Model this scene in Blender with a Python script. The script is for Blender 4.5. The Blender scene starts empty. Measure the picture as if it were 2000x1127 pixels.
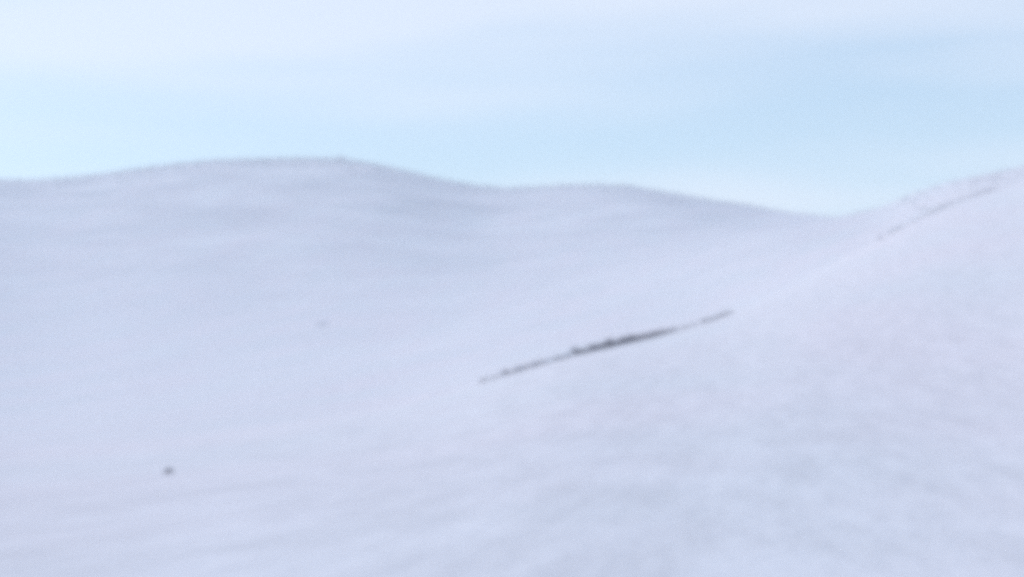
import bpy, bmesh, math, random
import numpy as np
from mathutils import Vector, Matrix

R = math.radians
scene = bpy.context.scene
col = scene.collection

# ------------------------------------------------------------------ camera
EYE = 1.7                      # metres above the snow underfoot
HFOV, PITCH = 32.0, 6.0
cam_data = bpy.data.cameras.new('camera')
cam_data.sensor_width = 36.0
cam_data.lens = 18.0 / math.tan(R(HFOV / 2))
cam_data.clip_start, cam_data.clip_end = 0.1, 30000.0
cam = bpy.data.objects.new('camera', cam_data)
cam.location = (0, 0, EYE)
cam.rotation_euler = (R(90 + PITCH), 0, 0)
col.objects.link(cam)
scene.camera = cam

# ------------------------------------------------------------------ sky and sun
SUN_EL, SUN_AZ = 38.0, -80.0   # azimuth from the view direction (+Y), positive to the right
world = bpy.data.worlds.new('World')
scene.world = world
world.use_nodes = True
wt = world.node_tree
wt.nodes.clear()
wo = wt.nodes.new('ShaderNodeOutputWorld')
bg = wt.nodes.new('ShaderNodeBackground')
bg.inputs['Strength'].default_value = 0.15
sky = wt.nodes.new('ShaderNodeTexSky')
sky.sky_type = 'NISHITA'
sky.sun_disc = False
sky.sun_elevation = R(SUN_EL)
sky.sun_rotation = R(SUN_AZ)
sky.altitude = 900
sky.air_density, sky.dust_density, sky.ozone_density = 1.4, 0.2, 0.35
# thin streaky cloud over the whole sky
wc = wt.nodes.new('ShaderNodeTexCoord')
wm = wt.nodes.new('ShaderNodeMapping')
wm.inputs['Location'].default_value = (5.7, 0.0, 2.9)
wm.inputs['Rotation'].default_value = (0, R(-4), 0)
wm.inputs['Scale'].default_value = (3.0, 3.0, 17.0)
wn = wt.nodes.new('ShaderNodeTexNoise')
wn.inputs['Scale'].default_value = 1.0
wn.inputs['Detail'].default_value = 4.0
wn.inputs['Roughness'].default_value = 0.45
wr = wt.nodes.new('ShaderNodeValToRGB')
wr.color_ramp.interpolation = 'EASE'
wr.color_ramp.elements[0].position = 0.42
wr.color_ramp.elements[0].color = (0, 0, 0, 1)
wr.color_ramp.elements[1].position = 0.72
wr.color_ramp.elements[1].color = (0.3, 0.3, 0.3, 1)
wx = wt.nodes.new('ShaderNodeMix')
wx.data_type = 'RGBA'
wx.inputs['B'].default_value = (6.5, 6.25, 6.5, 1)
L = wt.links.new
L(wc.outputs['Generated'], wm.inputs['Vector'])
L(wm.outputs['Vector'], wn.inputs['Vector'])
L(wn.outputs['Fac'], wr.inputs['Fac'])
# a second, broader sheet of veil
wm2 = wt.nodes.new('ShaderNodeMapping')
wm2.inputs['Location'].default_value = (8.3, 0.8, 0.66)
wm2.inputs['Rotation'].default_value = (0, R(3), 0)
wm2.inputs['Scale'].default_value = (1.6, 1.6, 11.0)
wn2 = wt.nodes.new('ShaderNodeTexNoise')
wn2.inputs['Scale'].default_value = 1.0
wn2.inputs['Detail'].default_value = 3.0
wn2.inputs['Roughness'].default_value = 0.4
wr2 = wt.nodes.new('ShaderNodeValToRGB')
wr2.color_ramp.interpolation = 'EASE'
wr2.color_ramp.elements[0].position, wr2.color_ramp.elements[0].color = 0.475, (0, 0, 0, 1)
wr2.color_ramp.elements[1].position, wr2.color_ramp.elements[1].color = 0.68, (0.5, 0.5, 0.5, 1)
wmax = wt.nodes.new('ShaderNodeMath')
wmax.operation = 'MAXIMUM'
L(wc.outputs['Generated'], wm2.inputs['Vector'])
L(wm2.outputs['Vector'], wn2.inputs['Vector'])
L(wn2.outputs['Fac'], wr2.inputs['Fac'])
L(wr.outputs['Color'], wmax.inputs[0])
L(wr2.outputs['Color'], wmax.inputs[1])
L(wmax.outputs[0], wx.inputs['Factor'])
L(sky.outputs['Color'], wx.inputs['A'])
L(wx.outputs['Result'], bg.inputs['Color'])
L(bg.outputs['Background'], wo.inputs['Surface'])

sd = bpy.data.lights.new('sun', 'SUN')
sd.energy = 1.75                # veiled by thin cloud
sd.angle = R(12)
sd.color = (1.0, 0.92, 0.86)
sun = bpy.data.objects.new('sun', sd)
sdir = Vector((math.sin(R(SUN_AZ)) * math.cos(R(SUN_EL)), math.cos(R(SUN_AZ)) * math.cos(R(SUN_EL)), math.sin(R(SUN_EL))))
sun.rotation_euler = sdir.to_track_quat('Z', 'Y').to_euler()
sun.location = (0, 0, 600)
col.objects.link(sun)

scene.view_settings.view_transform = 'Standard'
scene.view_settings.look = 'None'
scene.view_settings.gamma = 1.0
scene.view_settings.use_curve_mapping = False
scene.view_settings.exposure = 0.2
scene.render.engine = 'CYCLES'
scene.cycles.pixel_filter_type = 'BLACKMAN_HARRIS'     # a soft, low resolution lens and sensor
scene.cycles.filter_width = 10.0
scene.cycles.use_denoising = False               # keep the grain of the sensor
scene.cycles.use_adaptive_sampling = False
scene.cycles.max_bounces = 6
scene.cycles.volume_bounces = 2

# ------------------------------------------------------------------ the lie of the land
F = 1000.0 / math.tan(R(HFOV / 2))


def aim(px, py):
    """bearing (degrees from +Y) and tangent of elevation seen at a point of the 2000 px photograph"""
    u, v, p = (px - 1000.0) / F, (563.5 - py) / F, R(PITCH)
    dx, dy, dz = u, math.cos(p) - v * math.sin(p), math.sin(p) + v * math.cos(p)
    return math.degrees(math.atan2(dx, dy)), dz / math.hypot(dx, dy)


def curve(pts, outside):
    k = [aim(x, y) for x, y in pts] + list(outside)
    k.sort()
    return np.array([q[0] for q in k]), np.array([q[1] for q in k])


def pchip(xk, yk, x):
    """monotone cubic interpolation"""
    xk, yk, x = map(np.asarray, (xk, yk, x))
    h = np.diff(xk)
    d = np.diff(yk) / h
    m = np.zeros_like(yk)
    for i in range(1, len(xk) - 1):
        if d[i - 1] * d[i] > 0:
            w1, w2 = 2 * h[i] + h[i - 1], h[i] + 2 * h[i - 1]
            m[i] = (w1 + w2) / (w1 / d[i - 1] + w2 / d[i])
    i = np.clip(np.searchsorted(xk, x) - 1, 0, len(h) - 1)
    t = np.clip((x - xk[i]) / h[i], 0, 1)
    return (yk[i] * (1 + 2 * t) * (1 - t) ** 2 + m[i] * h[i] * t * (1 - t) ** 2
            + yk[i + 1] * t * t * (3 - 2 * t) + m[i + 1] * h[i] * t * t * (t - 1))


# crest of the near slope, rising from the lower left to the upper right
CREST = curve([(0, 885), (300, 862), (500, 838), (700, 806), (850, 772), (920, 752), (985, 733), (1120, 693),
               (1250, 664), (1340, 639), (1400, 622), (1430, 611), (1500, 580), (1560, 550), (1640, 508),
               (1725, 464), (1766, 440), (1840, 405), (1881, 386), (1934, 369), (2000, 350)],
              [(-180, 0.01), (-120, 0.01), (-60, 0.008), (-30, 0.010), (22, 0.20), (30, 0.22), (50, 0.16), (90, 0.06), (140, 0.01), (180, 0.01)])
CREST_D = (np.array([-180, -60, -16, -7.5, 0, 7, 16, 30, 90, 180.0]), np.array([200, 230, 240, 255, 300, 420, 680, 720, 400, 200.0]))
# where the broad snow apron turns into the steeper face of the mountain
APRON = curve([(0, 805), (300, 768), (480, 738), (640, 708), (800, 674), (1000, 622), (1200, 563), (1440, 488),
               (1600, 455), (1725, 428), (1840, 382), (1934, 352), (2000, 338)],
              [(-180, 0.02), (-60, 0.025), (-30, 0.03), (22, 0.21), (30, 0.225), (50, 0.165), (90, 0.065), (180, 0.02)])
APRON_D = (np.array([-180, -60, -16, -8.3, 0, 7, 11.5, 16, 30, 90, 180.0]), np.array([420, 560, 700, 830, 1020, 1200, 1150, 1000, 1000, 800, 420.0]))
SKYLINE = curve([(0, 352), (150, 350), (230, 340), (290, 331), (370, 324), (450, 318), (560, 315), (640, 313), (690, 315),
                 (760, 328), (860, 353), (950, 372), (1040, 372), (1110, 363), (1150, 361), (1210, 363), (1270, 371),
                 (1380, 393), (1500, 407), (1600, 415), (1660, 405), (1730, 391), (1790, 368), (1840, 349), (1900, 339), (2000, 324)],
                [(-180, 0.05), (-90, 0.08), (-50, 0.13), (-30, 0.15), (-22, 0.165), (22, 0.215), (30, 0.23), (50, 0.17), (90, 0.08), (140, 0.05)] + [(180, 0.05)])
SKY_D = (np.array([-180, -60, -16, 0, 8, 10, 11.5, 16, 30, 90, 180.0]), np.array([2600, 2500, 2300, 2300, 2200, 1900, 1500, 1180, 1150, 1600, 2600.0]))
DIP = (np.array([-180, -14, -9, -3, 2, 9, 16, 30, 60, 180.0]), np.array([0, 0, .0006, .0022, .0042, .0075, .010, .010, .0, 0.0]))


def gnoise(x, y, seed):
    """smooth value noise, -1..1"""
    rng = np.random.RandomState(seed)
    tab = rng.uniform(-1, 1, (256, 256))
    xi, yi = np.floor(x).astype(int), np.floor(y).astype(int)
    fx, fy = x - xi, y - yi
    sx, sy = fx * fx * fx * (fx * (6 * fx - 15) + 10), fy * fy * fy * (fy * (6 * fy - 15) + 10)
    a, b = xi & 255, (xi + 1) & 255
    c, d = yi & 255, (yi + 1) & 255
    return (tab[a, c] * (1 - sx) + tab[b, c] * sx) * (1 - sy) + (tab[a, d] * (1 - sx) + tab[b, d] * sx) * sy


def turned(x, y, deg, lx, ly):
    c, s = math.cos(R(deg)), math.sin(R(deg))
    return (x * c + y * s) / lx, (-x * s + y * c) / ly


def column(az):
    """the five heights that shape one bearing"""
    return (float(pchip(*CREST, az)), float(pchip(*CREST_D, az)), float(pchip(*APRON, az)), float(pchip(*APRON_D, az)),
            float(pchip(*SKYLINE, az)), float(pchip(*SKY_D, az)), float(pchip(*DIP, az)))


def base_height(az, r):
    """height of the land on one bearing, r an array"""
    tc, dc, ta, da, ts, ds, dip = column(az)
    s = np.minimum(r / dc, 1.0)
    near = EYE + r * tc * (1 - (1 - s) ** 2) - EYE * (1 - s) ** 2
    rk = np.array([0.98 * dc, dc, 1.30 * dc, da, ds, ds * 1.12, ds * 1.5, 6000.0])
    end = ts * 0.35
    tk = np.array([tc - 0.0001, tc, tc - dip + (ta - tc) * 0.3 * dc / max(da - dc, 0.35 * dc) * max(0.0, 1 - dip / 0.004), ta, ts, ts - 0.006, ts * 0.72, end])
    if da < 1.35 * dc:
        rk[3] = 1.35 * dc
    far = EYE + r * pchip(rk, tk, r)
    return np.where(r <= dc, near, far)


def relief(x, y):
    """drifts and hollows"""
    r = np.hypot(x, y)
    n = 0.0
    n = n + 5.0 * gnoise(*turned(x, y, 20, 420, 190), 3) * np.clip((r - 700) / 900, 0, 1)
    n = n + 1.7 * gnoise(*turned(x, y, -15, 150, 70), 5) * np.clip((r - 350) / 900, 0, 1)
    n = n + 0.55 * gnoise(*turned(x, y, 70, 170, 40), 8) * np.clip((r - 120) / 300, 0, 1.3)
    n = n + 0.16 * gnoise(*turned(x, y, 75, 120, 16), 11) * np.clip(r / 130, 0, 1)
    n = n + 0.035 * gnoise(*turned(x, y, 78, 46, 5.5), 13) * np.clip(r / 60, 0, 1)
    return n


AZ = np.concatenate([np.arange(-180, -24, 2.0), np.arange(-24, 24.001, 0.09), np.arange(26, 180, 2.0)])
RR = np.concatenate([[0.6, 1.2], np.geomspace(2.0, 5200, 520)])


def smooth_columns(z, width):
    """soften kinks between bearings inside the fine fan only"""
    k = np.exp(-0.5 * (np.arange(-3 * width, 3 * width + 1) / width) ** 2)
    k /= k.sum()
    m = (AZ >= -24.01) & (AZ <= 24.01)
    i = np.where(m)[0]
    zz = z[i]
    pad = np.concatenate([np.repeat(zz[:1], 3 * width, 0), zz, np.repeat(zz[-1:], 3 * width, 0)])
    out = sum(k[j] * pad[j:j + len(zz)] for j in range(len(k)))
    z[i] = out
    return z


Z = np.array([base_height(a, RR) for a in AZ])
Z = smooth_columns(Z, 8)
RAD = np.radians(AZ)[:, None]
X, Y = np.sin(RAD) * RR[None, :], np.cos(RAD) * RR[None, :]
Z = Z + relief(X, Y)


def ground(az, r):
    """height of the finished land at a bearing and distance"""
    i = int(np.clip(np.searchsorted(AZ, az) - 1, 0, len(AZ) - 2))
    j = int(np.clip(np.searchsorted(RR, r) - 1, 0, len(RR) - 2))
    u, v = (az - AZ[i]) / (AZ[i + 1] - AZ[i]), (r - RR[j]) / (RR[j + 1] - RR[j])
    return float((Z[i, j] * (1 - v) + Z[i, j + 1] * v) * (1 - u) + (Z[i + 1, j] * (1 - v) + Z[i + 1, j + 1] * v) * u)


# ------------------------------------------------------------------ materials
def new_mat(name):
    m = bpy.data.materials.new(name)
    m.use_nodes = True
    nt = m.node_tree
    return m, nt, nt.nodes['Principled BSDF']


def snow_material(name, scoured_shaded=0.0, low=0, high=1):
    m, nt, b = new_mat(name)
    b.inputs['Roughness'].default_value = 0.75
    b.inputs['Specular IOR Level'].default_value = 0.2
    geo = nt.nodes.new('ShaderNodeNewGeometry')

    def noise(scale, detail=2.0, stretch=None, rough=0.5):
        n = nt.nodes.new('ShaderNodeTexNoise')
        n.inputs['Scale'].default_value = scale
        n.inputs['Detail'].default_value = detail
        n.inputs['Roughness'].default_value = rough
        mp = nt.nodes.new('ShaderNodeMapping')
        if stretch:
            mp.vector_type = 'TEXTURE'
            mp.inputs['Rotation'].default_value = (0, 0, stretch[0])
            mp.inputs['Scale'].default_value = stretch[1]
        nt.links.new(geo.outputs['Position'], mp.inputs['Vector'])
        nt.links.new(mp.outputs['Vector'], n.inputs['Vector'])
        return n

    def ramp(src, a, ca, z, cz):
        r = nt.nodes.new('ShaderNodeValToRGB')
        r.color_ramp.elements[0].position, r.color_ramp.elements[0].color = a, (*ca, 1)
        r.color_ramp.elements[1].position, r.color_ramp.elements[1].color = z, (*cz, 1)
        nt.links.new(src, r.inputs['Fac'])
        return r
    # old snow, fresh snow: slightly lilac and slightly blue patches
    n1 = noise(0.035, 4.0, (R(76), (4.0, 1.0, 1.0)))
    r1 = ramp(n1.outputs['Fac'], 0.38, (0.79, 0.79, 0.82), 0.64, (0.825, 0.785, 0.82))
    # wind crust: fine paler and greyer grains and streaks
    n2 = noise(0.5, 10.0, (R(82), (8.0, 1.0, 1.0)), 0.86)
    r2 = ramp(n2.outputs['Fac'], 0.41, (0.85, 0.85, 0.855), 0.59, (1, 1, 1))
    mul = nt.nodes.new('ShaderNodeMix')
    mul.data_type, mul.blend_type = 'RGBA', 'MULTIPLY'
    mul.inputs['Factor'].default_value = 1.0
    nt.links.new(r1.outputs['Color'], mul.inputs['A'])
    nt.links.new(r2.outputs['Color'], mul.inputs['B'])
    out = mul.outputs['Result']
    if scoured_shaded:
        # wind-thinned snow higher up, plus the mountain face's shade put into the colour
        n3 = noise(0.018, 6.0, (R(20), (1.8, 1.0, 1.0)), 0.66)
        sep = nt.nodes.new('ShaderNodeSeparateXYZ')
        nt.links.new(geo.outputs['Position'], sep.inputs['Vector'])
        mr = nt.nodes.new('ShaderNodeMapRange')
        mr.inputs['From Min'].default_value, mr.inputs['From Max'].default_value = low, high
        nt.links.new(sep.outputs['Z'], mr.inputs['Value'])
        ad = nt.nodes.new('ShaderNodeMath')
        ad.operation = 'MULTIPLY'
        r3 = ramp(n3.outputs['Fac'], 0.35, (0, 0, 0), 0.75, (1, 1, 1))
        nt.links.new(mr.outputs['Result'], ad.inputs[0])
        nt.links.new(r3.outputs['Color'], ad.inputs[1])
        sc = nt.nodes.new('ShaderNodeMath')
        sc.operation = 'MULTIPLY'
        sc.inputs[1].default_value = scoured_shaded
        nt.links.new(ad.outputs[0], sc.inputs[0])
        mx = nt.nodes.new('ShaderNodeMix')
        mx.data_type = 'RGBA'
        mx.inputs['B'].default_value = (0.30, 0.31, 0.36, 1)
        nt.links.new(sc.outputs[0], mx.inputs['Factor'])
        nt.links.new(out, mx.inputs['A'])
        out = mx.outputs['Result']
    nt.links.new(out, b.inputs['Base Color'])
    n4 = noise(1.2, 5.0, (R(76), (4.0, 1.0, 1.0)), 0.65)
    bp = nt.nodes.new('ShaderNodeBump')
    bp.inputs['Strength'].default_value = 0.5
    bp.inputs['Distance'].default_value = 0.12
    nt.links.new(n4.outputs['Fac'], bp.inputs['Height'])
    nt.links.new(bp.outputs['Normal'], b.inputs['Normal'])
    return m


def rock_material(name, dark, light, snow_amount):
    m, nt, b = new_mat(name)
    b.inputs['Roughness'].default_value = 0.9
    tc = nt.nodes.new('ShaderNodeTexCoord')
    n = nt.nodes.new('ShaderNodeTexNoise')
    n.inputs['Scale'].default_value = 2.2
    n.inputs['Detail'].default_value = 6
    nt.links.new(tc.outputs['Object'], n.inputs['Vector'])
    r = nt.nodes.new('ShaderNodeValToRGB')
    r.color_ramp.elements[0].position, r.color_ramp.elements[0].color = 0.35, (*dark, 1)
    r.color_ramp.elements[1].position, r.color_ramp.elements[1].color = 0.7, (*light, 1)
    nt.links.new(n.outputs['Fac'], r.inputs['Fac'])
    # snow lodged on the flatter tops
    g = nt.nodes.new('ShaderNodeNewGeometry')
    s = nt.nodes.new('ShaderNodeSeparateXYZ')
    nt.links.new(g.outputs['Normal'], s.inputs['Vector'])
    n2 = nt.nodes.new('ShaderNodeTexNoise')
    n2.inputs['Scale'].default_value = 3.5
    n2.inputs['Detail'].default_value = 4
    nt.links.new(tc.outputs['Object'], n2.inputs['Vector'])
    a = nt.nodes.new('ShaderNodeMath')
    a.operation = 'MULTIPLY_ADD'
    a.inputs[1].default_value = 0.5
    nt.links.new(n2.outputs['Fac'], a.inputs[0])
    nt.links.new(s.outputs['Z'], a.inputs[2])
    r2 = nt.nodes.new('ShaderNodeValToRGB')
    r2.color_ramp.elements[0].position, r2.color_ramp.elements[0].color = 1.08 - snow_amount, (0, 0, 0, 1)
    r2.color_ramp.elements[1].position, r2.color_ramp.elements[1].color = 1.16 - snow_amount, (1, 1, 1, 1)
    sub = nt.nodes.new('ShaderNodeMath')
    sub.operation = 'MULTIPLY'
    sub.inputs[1].default_value = 1.0
    nt.links.new(a.outputs[0], sub.inputs[0])
    nt.links.new(sub.outputs[0], r2.inputs['Fac'])
    mx = nt.nodes.new('ShaderNodeMix')
    mx.data_type = 'RGBA'
    mx.inputs['B'].default_value = (0.82, 0.83, 0.87, 1)
    nt.links.new(r2.outputs['Color'], mx.inputs['Factor'])
    nt.links.new(r.outputs['Color'], mx.inputs['A'])
    nt.links.new(mx.outputs['Result'], b.inputs['Base Color'])
    bp = nt.nodes.new('ShaderNodeBump')
    bp.inputs['Strength'].default_value = 0.6
    bp.inputs['Distance'].default_value = 0.05
    nt.links.new(n.outputs['Fac'], bp.inputs['Height'])
    nt.links.new(bp.outputs['Normal'], b.inputs['Normal'])
    return m


SNOW = snow_material('snow')
SNOW_HIGH = snow_material('windswept_shaded_snow', 0.72, 60, 350)
ROCK = rock_material('dark_rock', (0.065, 0.058, 0.075), (0.16, 0.15, 0.175), 0.06)
ROCK_FROSTED = rock_material('frosted_rock', (0.06, 0.06, 0.07), (0.16, 0.16, 0.18), 0.42)

ROCK_GREY = rock_material('grey_rock', (0.17, 0.165, 0.19), (0.28, 0.275, 0.30), 0.14)

# ------------------------------------------------------------------ the land as meshes: near slope, mountain, ridge on the right
NA, NR = len(AZ), len(RR)
crest_d = pchip(*CREST_D, AZ)
REGION = {}
az_mid = (AZ + np.roll(AZ, -1)) / 2
az_mid[-1] = 180.0
r_mid = np.sqrt(RR[:-1] * RR[1:])
near_face = r_mid[None, :] < 1.22 * crest_d[:, None]
ridge_face = (~near_face) & (az_mid[:, None] > 9.93) & (az_mid[:, None] < 60)


def land(name, mask, mat, centre=False):
    q = np.argwhere(mask)
    i, j = q[:, 0], q[:, 1]
    i2 = (i + 1) % NA
    ids = np.stack([i * NR + j, i * NR + j + 1, i2 * NR + j + 1, i2 * NR + j], 1)
    used, inv = np.unique(ids, return_inverse=True)
    faces = inv.reshape(-1, 4)
    co = np.stack([X.ravel()[used], Y.ravel()[used], Z.ravel()[used]], 1)
    verts, polys = co.tolist(), faces.tolist()
    if centre:
        verts.append((0.0, 0.0, float(Z[:, 0].mean())))
        lut = {int(u): k for k, u in enumerate(used)}
        for k in range(NA):
            polys.append((len(verts) - 1, lut[k * NR], lut[((k + 1) % NA) * NR]))
    me = bpy.data.meshes.new(name)
    me.from_pydata(verts, [], polys)
    bm = bmesh.new()
    bm.from_mesh(me)
    bmesh.ops.recalc_face_normals(bm, faces=bm.faces)
    if sum(f.normal.z for f in bm.faces) < 0:
        bmesh.ops.reverse_faces(bm, faces=bm.faces)
    bm.to_mesh(me)
    bm.free()
    me.polygons.foreach_set('use_smooth', [True] * len(me.polygons))
    me.materials.append(mat)
    o = bpy.data.objects.new(name, me)
    o['kind'] = 'structure'
    col.objects.link(o)
    return o


slope = land('snow_slope', near_face, SNOW, True)
slope['label'] = 'near snow slope climbing from lower left to upper right'
mountain = land('snowy_mountain', ~(near_face | ridge_face), SNOW_HIGH)
mountain['label'] = 'broad snow covered mountain with a rounded top under the sky'
ridge = land('snowy_ridge', ridge_face, SNOW_HIGH)
ridge['label'] = 'grey white ridge showing above the right end of the near slope'

# ------------------------------------------------------------------ rocks
rnd = random.Random(4)


def rock_mesh(name, sx, sy, sz, seed, mat, cuts=9, sub=3):
    """an angular block: a ball chipped flat by random planes, then roughened"""
    rg = random.Random(seed)
    bm = bmesh.new()
    bmesh.ops.create_icosphere(bm, subdivisions=sub, radius=1.0)
    planes = []
    for _ in range(cuts):
        n = Vector((rg.uniform(-1, 1), rg.uniform(-1, 1), rg.uniform(-0.5, 1))).normalized()
        planes.append((n, rg.uniform(0.55, 0.85)))
    for v in bm.verts:
        p = v.co.copy()
        for n, d in planes:
            k = p.dot(n) - d
            if k > 0:
                p -= n * k
        w = 1 + 0.05 * rg.uniform(-1, 1)
        v.co = Vector((p.x * sx * w, p.y * sy * w, p.z * sz * w))
    me = bpy.data.meshes.new(name)
    bm.to_mesh(me)
    bm.free()
    me.materials.append(mat)
    return me


def at(px, r, lift=0.0, py=None):
    az, t = aim(px, 600 if py is None else py)
    return Vector((math.sin(R(az)) * r, math.cos(R(az)) * r, ground(az, r) + lift))


def crest_point(px, frac=0.985):
    az, _ = aim(px, 600)
    d = float(pchip(*CREST_D, az)) * frac
    return at(px, d), d


def thing(name, label, cat, loc, group=None):
    o = bpy.data.objects.new(name, None)
    o.location = loc
    o['label'], o['category'] = label, cat
    if group:
        o['group'] = group
    col.objects.link(o)
    return o


def single_rock(name, label, loc, size, seed, mat, rot=0.0, tilt=0.0, cat='rock', group=None):
    me = rock_mesh(name, *size, seed, mat)
    o = bpy.data.objects.new(name, me)
    o.location = loc
    o.rotation_euler = (0, tilt, rot)
    o['label'], o['category'] = label, cat
    if group:
        o['group'] = group
    col.objects.link(o)
    return o


def ledge(name, label, px0, px1, n, h, seed, mat, frac=0.985, cat='rock ledge', hprof=None):
    """bedrock breaking through the crest: a row of leaning slabs that belong to one outcrop"""
    rg = random.Random(seed)
    mid, _ = crest_point((px0 + px1) / 2, frac)
    root = thing(name, label, cat, mid)
    for k in range(n):
        u = (k + 0.5) / n
        px = px0 + (px1 - px0) * (u + rg.uniform(-0.25, 0.25) / n)
        p, d = crest_point(px, frac + rg.uniform(-0.008, 0.006))
        pitch = abs(px1 - px0) / n / F * d
        hh = h * (hprof(u) if hprof else 1.0) * rg.uniform(0.85, 1.15)
        me = rock_mesh('slab', pitch * rg.uniform(1.05, 1.5), rg.uniform(0.8, 1.5), hh, seed * 50 + k, mat)
        o = bpy.data.objects.new('slab', me)
        o.location = p - mid + Vector((0, 0, hh * rg.uniform(0.2, 0.4)))
        o.rotation_euler = (rg.uniform(-0.2, 0.2), -0.22 + rg.uniform(-0.12, 0.12), rg.uniform(-0.35, 0.35))
        o.parent = root
        col.objects.link(o)
    return root


G = 'dark rocks along the crest of the near slope'
main = ledge('rock_ledge', 'long dark rock ledge, the thick middle stretch of the dark line on the slope', 1128, 1318, 16, 0.95, 7, ROCK,
             hprof=lambda u: 0.62 + 0.5 * math.sin(math.pi * min(1, u * 1.05)))
thin = ledge('rock_ledge', 'thin half buried grey ledge just left of the thick dark ledge', 995, 1118, 13, 0.62, 9, ROCK_GREY)
tail = ledge('rock_ledge', 'faintest stretch, a thin snow dusted edge beyond the lower left tip of the dark line', 942, 978, 4, 0.3, 19, ROCK_FROSTED)
for o in (main, thin, tail):
    o['group'] = G
p, d = crest_point(985)
single_rock('boulder', 'dark boulder at the lower left tip of the dark line', p, (1.05, 0.8, 0.8), 21, ROCK, 0.3, -0.2, 'boulder', G)
p, d = crest_point(1121)
single_rock('boulder', 'pointed rock standing up from the dark line near its middle', p + Vector((0, 0, 0.75)), (0.6, 0.6, 1.0), 22, ROCK_GREY, 0.8, 0.1, 'boulder', G)
p, d = crest_point(1339)
single_rock('boulder', 'low dark rock just right of the thick dark ledge', p, (1.1, 0.8, 0.6), 23, ROCK, 0.1, -0.25, 'boulder', G)
p, d = crest_point(1355)
single_rock('boulder', 'smallest faint rock in the gap before the last dark slab', p, (1.2, 0.8, 0.5), 24, ROCK, 0.5, -0.25, 'boulder', G)
tip = ledge('rock_ledge', 'short dark slab at the upper right end of the dark line', 1374, 1426, 5, 0.5, 12, ROCK)
tip['group'] = G

# rocks along the edge of the slope higher up on the right
ledge('rock_ledge', 'faint grey ledge on the edge of the slope, near the right border', 1828, 1955, 20, 0.65, 14, ROCK_GREY, 0.99)
ledge('rock_ledge', 'thin grey edge of rock under the ridge, right of the small dark stone', 1738, 1825, 16, 0.48, 15, ROCK_GREY, 0.99)
p, d = crest_point(1724, 0.99)
single_rock('boulder', 'small dark stone where the slope edge meets the grey ridge', p, (0.9, 0.8, 0.9), 25, ROCK, 0.2, -0.2, 'boulder')

# the lone stone on the open snow
az, t = aim(328, 924)
rs = np.arange(60, 240, 0.5)
tt = np.array([(ground(az, q) - EYE) / q for q in rs])
rb = float(rs[np.argmax(tt > t)])
p = Vector((math.sin(R(az)) * rb, math.cos(R(az)) * rb, ground(az, rb)))
k = rb / F
single_rock('boulder', 'lone dark stone on the open snow at the lower left', p + Vector((0, 0, 3.0 * k)), (10.5 * k, 7.5 * k, 5.6 * k), 31, ROCK, 0.4, -0.25, 'boulder')

# knobs of rock on the mountain's skyline
az, t = aim(664, 312)
d = float(pchip(*SKY_D, az))
k = d / F
single_rock('skyline_rock', 'small grey knob of rock on the highest point of the mountain', at(664, d) + Vector((0, 0, 0.0 * k)), (13 * k, 10 * k, 7 * k), 41, ROCK_FROSTED, 0.2, 0.0, 'rock')
az, t = aim(948, 372)
single_rock('skyline_rock', 'low grey rock at the foot of the mountain top, on its right shoulder', at(948, d) + Vector((0, 0, -2.5 * k)), (12 * k, 8 * k, 5.5 * k), 42, ROCK_FROSTED, 0.1, 0.12, 'rock')

# added grey rock standing in for a faint hollow in the snow, left of centre
az, t = aim(626, 634)
rs = np.arange(260, 1500, 2.0)
tt = np.array([(ground(az, q) - EYE) / q for q in rs])
rb = float(rs[np.argmax(tt > t)])
k = rb / F
single_rock('boulder', 'added grey rock standing in for a faint snow hollow far up the slope, left of the dark line', Vector((math.sin(R(az)) * rb, math.cos(R(az)) * rb, ground(az, rb) - 1.0 * k)),
            (15 * k, 10 * k, 8 * k), 51, rock_material('hollow_stand_in', (0.16, 0.16, 0.19), (0.3, 0.3, 0.34), 0.62), 0.3, -0.3, 'boulder')

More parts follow.
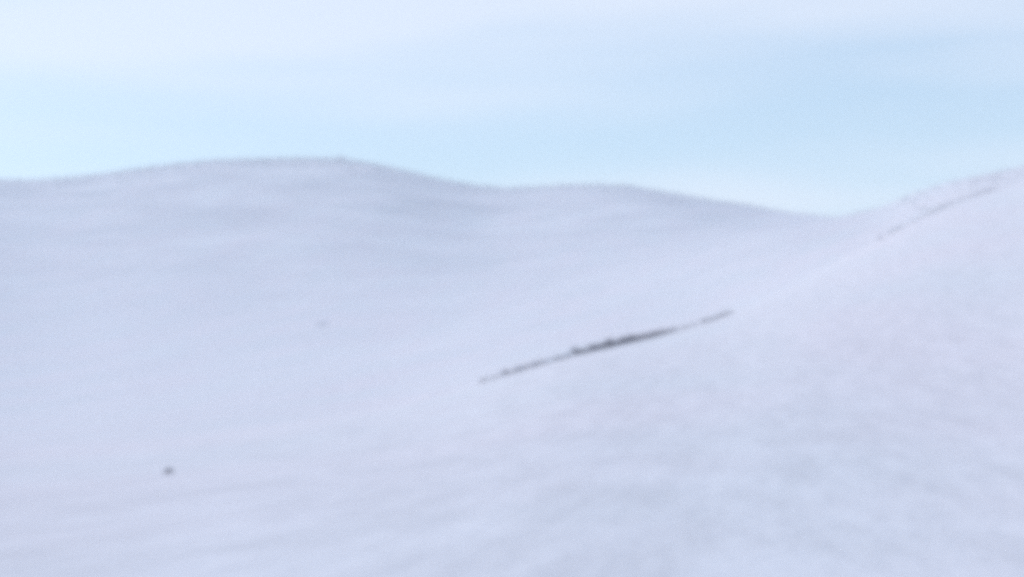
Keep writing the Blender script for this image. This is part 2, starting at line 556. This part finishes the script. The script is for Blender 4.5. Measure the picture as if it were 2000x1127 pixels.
# stones too many to count along the windswept top of the mountain
rg = random.Random(77)
sv, sf = [], []
for n in range(2550):
    px = rg.triangular(-150, 1640, 620) if n < 2300 else rg.uniform(1660, 2120)
    az, _t = aim(px, 350)
    d = float(pchip(*SKY_D, az)) * (1 - abs(rg.gauss(0, 0.045 if n < 2300 else 0.14)))
    z = ground(az, d)
    s_ = rg.uniform(0.5, 1.6) * (1.0 if n < 2300 else 0.55) * (1.6 if rg.random() < 0.1 else 1.0)
    c = Vector((math.sin(R(az)) * d, math.cos(R(az)) * d, z - 0.1 * s_))
    n0 = len(sv)
    ring = [(math.cos(a) * rg.uniform(0.8, 1.5), math.sin(a) * rg.uniform(0.7, 1.2)) for a in (0.2, 1.5, 2.7, 4.0, 5.3)]
    for zz, q in ((-0.4, 1.0), (0.35, 0.9), (0.75, 0.45)):
        for a, b in ring:
            sv.append(tuple(c + Vector((a * q, b * q, zz * rg.uniform(0.8, 1.2))) * s_))
    for lv in (0, 1):
        for e in range(5):
            f = (e + 1) % 5
            sf.append((n0 + lv * 5 + e, n0 + lv * 5 + f, n0 + lv * 5 + 5 + f, n0 + lv * 5 + 5 + e))
    sf.append(tuple(n0 + 10 + e for e in range(5)))
me = bpy.data.meshes.new('scattered_stones')
me.from_pydata(sv, [], sf)
me.materials.append(ROCK_FROSTED)
o = bpy.data.objects.new('scattered_stones', me)
o['kind'] = 'stuff'
o['label'] = 'small grey stones strewn over the windswept mountain top and ridge'
col.objects.link(o)

# ------------------------------------------------------------------ haze
zmin, zmax = float(Z.min()) - 1.0, max(float(Z.max()), EYE) + 15
bm = bmesh.new()
bmesh.ops.create_cube(bm, size=1.0)
S = 2 * 5300.0
for v in bm.verts:
    v.co = Vector((v.co.x * S, v.co.y * S, zmin if v.co.z < 0 else zmax))
me = bpy.data.meshes.new('haze')
bm.to_mesh(me)
bm.free()
hz = bpy.data.materials.new('haze')
hz.use_nodes = True
ht = hz.node_tree
ht.nodes.clear()
ho = ht.nodes.new('ShaderNodeOutputMaterial')
hv = ht.nodes.new('ShaderNodeVolumePrincipled')
hv.inputs['Color'].default_value = (0.84, 0.92, 1.0, 1)
hv.inputs['Density'].default_value = 0.00022
hv.inputs['Anisotropy'].default_value = 0.2
ht.links.new(hv.outputs['Volume'], ho.inputs['Volume'])
me.materials.append(hz)
haze = bpy.data.objects.new('haze', me)
haze['kind'] = 'stuff'
col.objects.link(haze)
